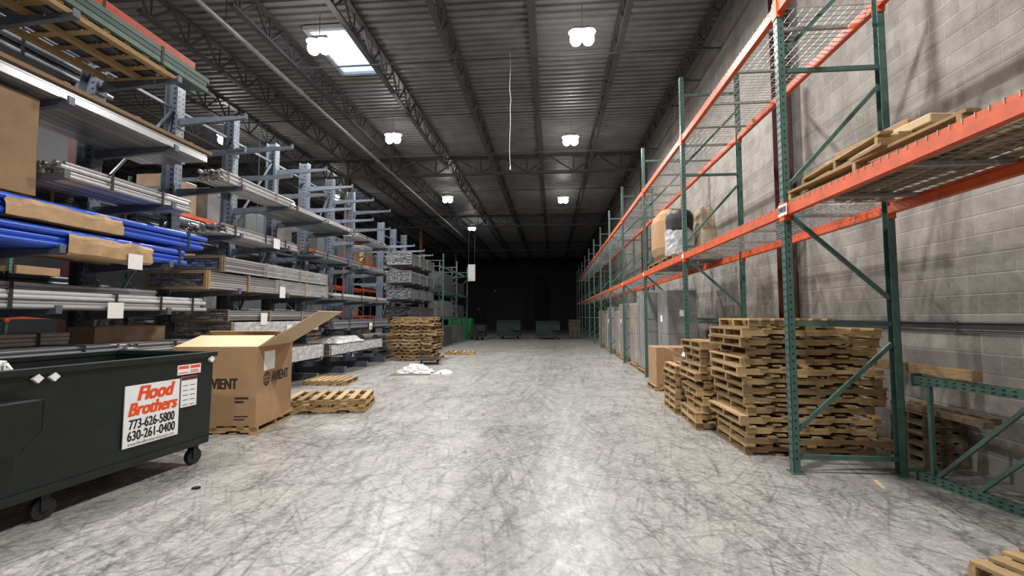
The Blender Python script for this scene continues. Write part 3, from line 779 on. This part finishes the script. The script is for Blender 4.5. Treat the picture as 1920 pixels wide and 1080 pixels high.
crate('pale film-wrapped pack on the bottom arms beyond the printed carton', -6.85, XT, 7.5, 11.2, .55, .36, cm='cleat', ends=False, fm='filmthick', f0=.02)
crate('low film-draped aluminium pack near the floor', -6.8, XT, 11.5, 15.2, .55, .3, cm='cleat', ends=False, fm='filmthick', f0=.02)
ps = tag(crumple(-6.2, 12.7, .85, 1.7, .16, M['plastic'], 'plastic_sheet', None, .03, .7, 8), 'white plastic sheet draped on the low aluminium pack', 'plastic sheet'); ps.location.z = .86
tubes('tube_bundle', 'silver tubes on middle arms at the rack end', XT, 11.7, 15.6, 2.06, 14, 4, .024, 'alu', bands=[.5, 1.8, 3.0], jit=.12)
tubes('tube_bundle', 'tagged grey tubes on the lower arms at the rack end', XT, 11.7, 15.75, 1.25, 10, 4, .035, 'greyp', bands=[1, 2.8], tags_=[(2.4, .1)], jit=.08)
tubes('tube_bundle', 'silver tubes on the upper arms at the rack end', XT-.1, 13.8, 16.0, 3.1, 10, 3, .022, 'alu', bands=[.6, 1.8], jit=.1)
tubes('tube_bundle', 'thin grey tubes on the upper arms in the middle of the rack', XT, 10.7, 13.4, 3.1, 14, 3, .024, 'greyp', bands=[.6, 1.8], jit=.12)
tubes('tube_bundle', 'silver tubes on the upper arms above the crates', XT-.05, 7.6, 9.9, 3.1, 18, 5, .02, 'alu', bands=[.3, 1.2, 1.9], tags_=[(1.5, .1)], jit=.1)
# back side of the rack
bk = [(3.0, 7.0, 1.68, 'greyp'), (7.6, 11.2, 1.25, 'alu'), (11.6, 15.6, 1.25, 'greyp'), (7.6, 11.2, 3.1, 'greyp'), (11.6, 15.6, 3.1, 'darkp'), (3.0, 6.9, 5.3, 'greyp')]
for i, (a, b, z, m) in enumerate(bk):
    tubes('tube_bundle', 'stock tubes on the back arms of the tall cantilever rack', -7.5, a, b, z, 9, 6, .05, m, 'tubes on the back arms', bands=[.8, 2.6], jit=.1)
# farther rack
for i, (z, h, m) in enumerate(((.7, .35, 'darkp'), (1.5, .5, 'darkp'), (2.3, .45, 'greyp'), (3.0, .5, 'greyp'), (3.75, .5, 'greyp'))):
    crate('dark pack on the farther cantilever rack, %s level from the floor' % NTH[i], -6.85, XT, 18.3, 22.0, z, h, m, 'far packs', film=False, cm='cleat' if i > 2 else 'darkp', ends=False)
for i in range(2):
    tubes('culvert_pipe_bundle', '%s bundle of wide dark pipes near the floor left of the pallet stack' % ['front', 'rear'][i], -6.2-.55*i, 16.2, 18.1, .002, 2, 4, .13, 'greyp', 'wide pipe bundles')

# background racks on the far left
pallet_rack('green rack in the background behind the cantilever rack', -12.6, 1.05, 5.0, 7, BL, 5.8, (1.6, 3.2, 4.8), decks=False)
for k in range(7):
    for z in (0, 1.66, 3.26, 4.86):
        for q in range(2):
            if rnd.random() < .8:
                y = 5.15+BL*k+1.75*q; h = rnd.uniform(.7, 1.25)
                m = rnd.choice(['card', 'filmbrown', 'filmgrey', 'darkp', 'filmgrey', 'greyp'])
                carton('stock_carton', 'stock load on the background racks behind the cantilever posts', -12.55, -11.55-rnd.uniform(0, .15), y, y+rnd.uniform(1.1, 1.5), z, z+h, m=m, group='stock on the background racks', tape=(m == 'card'))
bn = thing('banner', 'black and bright green banner behind the cantilever arms', 'banner', (-9.6, 13.3, 2.6))
MB().box(-.5, .5, -.01, .01, 0, 1.3).build('sheet', M['posterblack'], bn)
MB().prism([(-.42, .15), (.42, .15), (.42, .55), (.1, .5)], 'y', -.014, -.011).build('print', M['postergreen'], bn)
MB().prism([(-.4, 1.2), (-.25, 1.2), (-.12, .85), (0, 1.15), (.12, .85), (.25, 1.2), (.4, 1.2), (.18, .65), (0, .95), (-.18, .65)], 'y', -.014, -.011).build('print', M['postergreen'], bn)
for s in (-1, 1): MB().bar((.4*s, 0, 1.3), (.4*s, 0, 5.75), .01).build('hanger', M['joist'], bn)

# green rack past the pallet stack, left
pallet_rack('green pallet rack on the left past the dark packs', -6.75, 1.05, 23.4, 2, 3.4, 4.9, (1.5, 2.9, 4.2), decks=False, bm='green')
for k in range(2):
    for q, z in enumerate((0, 1.56, 2.96)):
        carton('stock_carton', '%s stock load in the %s bay of the left green rack' % (['floor level', 'middle', 'upper'][q], ['near', 'far'][k]), -6.6, -5.78, 23.7+3.4*k, 26.1+3.4*k, z, z+rnd.uniform(.7, 1.1), m=['darkp', 'filmgrey', 'darkp'][(q+k) % 3], group='stock in the left green rack', tape=False)
sg = thing('sign_board', 'plain white board hung at the end of the left green rack', 'sign', (-5.25, 29.3, 3.9))
MB().box(-.24, .24, -.012, .012, 0, 1.1).build('board', M['signw'], sg, bev=.004)
for s in (-1, 1): MB().bar((.2*s, 0, 1.1), (.2*s, 0, 4.6), .012).build('hanger', M['joist'], sg)
stack(1.6, 1.2, -6.45, 32, 13, 'the bright green stack', 'bright green pallets', jit=.02, key='green', mats=(M['brightgreen'], M['brightgreen']), rj=.02)
M['shadewood'] = mat('dim_shaded_wood', (.10, .085, .055), .8, 0, 8, .25, rv=.5)  # wood colour darkened to paint in the gloom of the far end
stack(.8, 1.0, 1.6, 33.2, 12, 'the dim far-end stack', 'dim pallets at the far end', jit=.03, key='dim', mats=(M['shadewood'], M['shadewood']))

# ------------------------------------------------------------------ dumpsters
def caster(parent, x, y, r=.075):
    c = MB(); c.box(x-.05, x+.05, y-.06, y+.06, .205, .225); c.box(x-.04, x-.03, y-.03, y+.03, r*.8, .205); c.box(x+.03, x+.04, y-.03, y+.03, r*.8, .205)
    c = c.build('caster', M['black'], parent)
    mb = MB(); mb.tube((x-.026, y, r), (x+.026, y, r), r, 18); mb.tube((x-.034, y, r), (x+.034, y, r), r*.35, 10); mb.build('wheel', M['black'], c)
def dumpster(lab, loc, rz, W=1.3, L=2.1, H=1.17, near=False, lid=False, lidtilt=.1):
    t = thing('dumpster', lab, 'dumpster', loc, rz)
    a, b, z0 = W/2, L/2, .225
    pm = M['dump'] if near else M['dumpfar']
    mb = MB()
    mb.prism([(-a+.02, z0), (a-.02, z0), (a, H), (a-.02, H), (a-.04, z0+.02), (-a+.04, z0+.02), (-a+.02, H), (-a, H)], 'y', -b, b)
    mb.box(-a+.02, a-.02, -b, -b+.015, z0, H-.001); mb.box(-a+.02, a-.02, b-.015, b, z0, H-.001)
    mb.build('body', pm, t)
    mb = MB()
    for s in (-1, 1):
        mb.box(s*a-.03, s*a+.03, -b-.03, b+.03, H-.02, H+.035); mb.box(-a+.03, a-.03, s*b-.03, s*b+.03, H-.02, H+.035)
    mb.build('rim', pm, t, bev=.008)
    MB().box(-a+.045, a-.045, -b+.02, b-.02, z0+.02, z0+.3).build('rubbish_fill', M['dumpin'], t)
    for s in (-1, 1):
        mb = MB(); ya, yb = -b-.02, -b+(.36 if near else .55)
        dp = .2
        x0 = s*(a-.012); x1 = s*(a+dp)
        # hollow channel: top, bottom, outer plate and a sloped end web
        mb.prism([(ya, .96), (yb, .96), (yb, .98), (ya, .98)], 'x', min(x0, x1), max(x0, x1))
        mb.prism([(ya, .62), (yb-.12, .62), (yb-.12, .64), (ya, .64)], 'x', min(x0, x1), max(x0, x1))
        xo = s*(a+dp-.02)
        mb.prism([(ya, .64), (yb-.12, .64), (yb, .76), (yb, .96), (ya, .96)], 'x', min(xo, x1), max(xo, x1))
        mb.prism([(yb-.13, .62), (yb-.11, .62), (yb+.01, .75), (yb+.01, .98), (yb-.01, .98), (yb-.01, .76)], 'x', min(x0, x1), max(x0, x1))
        mb.build('fork_pocket', M['pocket'] if near else pm, t)
        MB().box(s*(a-.035)-.03, s*(a-.035)+.03, -b+.02, b-.02, z0-.02, z0+.05).build('skid_rail', pm, t)
        caster(t, s*(a-.07), b-(.15 if near else .29), .085); caster(t, s*(a-.08), -b+(.58 if near else .29), .085)
    if lid:
        for s in (-1, 1):
            mb = MB(); mb.prism([(-a-.03, H+.036), (a+.03, H+.036), (a+.02, H+.08), (-a, H+.08+lidtilt)], 'y', s*b*.5-b*.48, s*b*.5+b*.48); mb.build('lid', M['lidfar'], t, bev=.01)
    if near:
        e = .006; o_ = .13
        sg = MB().box(a-.004, a+e, -.06+o_, .50+o_, .39, .955).build('sign_panel', M['white'], t); sg['label'] = 'white sign with orange and black lettering'
        X = a+e+.001
        text('Flood', .185, (X, .235+o_, .865), FX, M['decalred'], sg, w=.37, shear=.25, bold=.009)
        text('Brothers', .165, (X, .22+o_, .725), FX, M['decalred'], sg, w=.49, shear=.25, bold=.008)
        text('773-626-5800', .125, (X, .22+o_, .59), FX, M['ink'], sg, w=.46, bold=.003)
        text('630-261-0400', .125, (X, .22+o_, .485), FX, M['ink'], sg, w=.48, bold=.003)
        text('www.floodbrothersdisposal.com', .045, (X, .22+o_, .415), FX, M['ink'], sg, w=.47)
        st = MB().box(a-.004, a+e, .65, .84, .65, .965).build('notice_sticker', M['white'], t)
        MB().box(a+e, a+e+.002, .65, .84, .93, .965).build('header_band', M['maroon'], st)
        mb = MB()
        for r_ in range(5):
            for c_ in range(2): mb.box(a+e, a+e+.0015, .67+.085*c_, .73+.085*c_, .67+.05*r_, .676+.05*r_)
        mb.build('print_lines', M['maroon'], st)
        st = MB().box(a-.004, a+e, .60, .88, .99, 1.09).build('warning_sticker', M['white'], t)
        mb = MB(); mb.box(a+e, a+e+.0015, .61, .73, 1.05, 1.08); mb.box(a+e, a+e+.0015, .75, .87, 1.05, 1.08)
        mb.box(a+e, a+e+.0015, .61, .72, 1.005, 1.015); mb.box(a+e, a+e+.0015, .75, .86, 1.005, 1.015); mb.box(a+e, a+e+.0015, .75, .84, 1.025, 1.033); mb.build('orange_print', M['decalred'], st)
        for yy in (-.62, -.51, 1.0):
            MB().prism([(yy-.036, 1.122), (yy, 1.086), (yy+.036, 1.122), (yy, 1.158)], 'x', a+.001, a+.034).build('diamond_reflector', M['white'], t)
    return t
dumpster('open dark green wheeled dumpster with white sign at left front', (-4.555, 3.86, 0), math.radians(-4.9), near=True)
tag(crumple(-4.3, 3.15, .3, .3, .22, M['plastic'], 'plastic_scrap', None, .05, .4, 4), 'scrap of clear plastic sticking up inside the near dumpster', 'plastic scrap').location.z = 1.0
dumpster('left of two closed dark dumpsters at the far end', (-3.05, 32.3, 0), math.radians(90), 1.3, 1.65, 1.15, lid=True)
dumpster('right of two closed dark dumpsters at the far end', (-.3, 32.3, 0), math.radians(90), 1.3, 1.65, 1.1, lid=True)
dumpster('small dark bin beside the bright green stack', (-4.95, 30.6, 0), math.radians(90), .9, .95, .95, lid=True, lidtilt=.03)

# ------------------------------------------------------------------ open printed carton
rz = math.radians(8); gx, gy = -4.66, 6.40
pallet(1.18, 1.12, (gx, gy, 0), rz, 'pallet under the big open printed carton')
gb = thing('open_carton', 'big open cardboard carton with dark printed logo beside the dumpster', 'box', (gx, gy, PH+.001), rz)
a, b, h = .555, .545, 1.06
mb = MB()
for s in (-1, 1):
    mb.box(s*a-.007, s*a+.007, -b-.007, b+.007, 0, h); mb.box(-a+.007, a-.007, s*b-.007, s*b+.007, 0, h)
mb.box(-a+.007, a-.007, -b+.007, b-.007, 0, .01)
mb.build('body', M['card'], gb)
def flap(pts, name='flap', m='cardlight'):
    mb = MB(); vs = [Vector(p) for p in pts]; nrm = (vs[1]-vs[0]).cross(vs[2]-vs[0]).normalized()*.004
    mb.add([v-nrm for v in vs]+[v+nrm for v in vs], [(0, 1, 2, 3), (7, 6, 5, 4), (0, 4, 5, 1), (1, 5, 6, 2), (2, 6, 7, 3), (3, 7, 4, 0)])
    mb.build(name, M[m], gb)
flap([(-a, -b, h+.006), (a, -b, h+.006), (a-.02, .0, h+.14), (-a+.02, .0, h+.14)])
flap([(a, -b+.02, h+.006), (a, b-.02, h+.006), (a+.80, b-.05, h+.50), (a+.80, -b+.05, h+.50)])
flap([(-a+.01, -b+.04, h+.004), (-a+.01, b-.04, h+.004), (-a+.5, b-.06, h-.05), (-a+.5, -b+.06, h-.05)])
flap([(-a, b, h+.006), (a, b, h+.006), (a-.02, b-.35, h+.2), (-a+.02, b-.35, h+.2)])
def globe(c, eu):
    mb = MB()
    for k in (1.0, .62, .25): mb.annulus(c, .10*k, .10, .014, eu, (0, 0, 1))
    e = Vector(eu)
    for zz in (-.05, 0, .05):
        p_ = Vector(c)+Vector((0, 0, zz)); q = Vector((0, 0, .006))
        mb.add([p_-e*.085-q, p_+e*.085-q, p_+e*.085+q, p_-e*.085+q], [(0, 1, 2, 3)])
    mb.build('globe_logo', M['inkbrown'], gb)
X = a+.0085
text('AVIENT', .2, (X, .15, .60), FX, M['inkbrown'], gb, w=.54, bold=.010)
globe((X, -.27, .60), (0, 1, 0))
text('AVIENT', .2, (.095, -b-.0085, .56), FY, M['inkbrown'], gb, w=.42, bold=.007)
globe((-.24, -b-.0085, .56), (1, 0, 0))
lb = MB().box(a+.0075, a+.010, -.36, -.04, .72, .99).build('paper_label', M['white'], gb)
for k in range(2):
    MB().box(.28, .46-.06*k, -b-.009, -b-.0085, .36-.05*k, .385-.05*k).build('small_print', M['inkbrown'], gb)
    MB().box(.28, .46-.04*k, -b-.009, -b-.0085, .12-.04*k, .135-.04*k).build('small_print', M['inkbrown'], gb)

# plastic heap on the floor
tag(MB().box(-.55, .5, -.45, .25, 0, .02).build('cardboard_sheet', M['sheetbrown'], None, (-3.9, 12.6, 0), (0, 0, .15), bev=.004), 'flat dull brown cardboard under the white plastic heap', 'cardboard')
for i, (x, y, sx, sy, h, l) in enumerate(((-3.86, 12.66, .95, .55, .18, 'crumpled white plastic heaped on the flat cardboard on the floor'),
                                     (-3.05, 12.75, .42, .45, .06, 'thin white plastic scrap right of the plastic heap on the floor'))):
    o = crumple(0, 0, sx, sy, h, M['plastic'], 'plastic_sheet', None, .055 if h > .1 else .03, .35, 8); o.location = (x, y, .022 if i < 1 else .001)
    tag(o, l, 'plastic sheet')
# platform dolly
dl = thing('platform_dolly', 'small dark wheeled dolly in front of the left pallet stack', 'dolly', (-4.15, 15.2, 0), .3)
MB().box(-.35, .35, -.5, .5, .15, .19).build('deck', M['black'], dl, bev=.01)
for s in (-1, 1):
    for q in (-1, 1):
        mb = MB(); mb.tube((s*.27-.02, q*.4, .07), (s*.27+.02, q*.4, .07), .07, 14); mb.box(s*.27-.028, s*.27+.028, q*.4-.02, q*.4+.02, .1, .15); mb.build('wheel', M['black'], dl)
mb = MB(); mb.bar((-.3, .48, .19), (-.3, .48, .75), .03); mb.bar((.3, .48, .19), (.3, .48, .75), .03); mb.bar((-.315, .48, .75), (.315, .48, .75), .03); mb.build('handle', M['black'], dl)
# little floor bits
tag(MB().prism([(0, 0), (.05, .01), (.06, .04), (.01, .05)], 'z', 0, .02).build('floor_scrap', M['black'], None, (-3.33, 4.02, 0)), 'tiny black scrap on the floor before the dumpster', 'scrap')
tag(MB().prism([(0, 0), (.03, -.02), (.10, .2), (.07, .22)], 'z', 0, .006).build('floor_scrap', M['cardlight'], None, (3.05, 4.62, 0)), 'torn tan strip on the floor beside the near rack foot', 'scrap')

# ------------------------------------------------------------------ camera & world
cam = bpy.data.cameras.new('camera'); co = bpy.data.objects.new('camera', cam); C.objects.link(co)
cam.sensor_width = 36; cam.lens = 850*36/1920; cam.clip_end = 200
co.location = (0, 0, 1.6)
co.rotation_euler = (math.radians(90+3.57), 0, math.radians(5.04))
S.camera = co
w = bpy.data.worlds.new('world'); S.world = w; w.use_nodes = True
w.node_tree.nodes['Background'].inputs[0].default_value = (.5, .55, .6, 1); w.node_tree.nodes['Background'].inputs[1].default_value = .1
S.view_settings.view_transform = 'Standard'
S.view_settings.look = 'None'
S.view_settings.exposure = 0.0
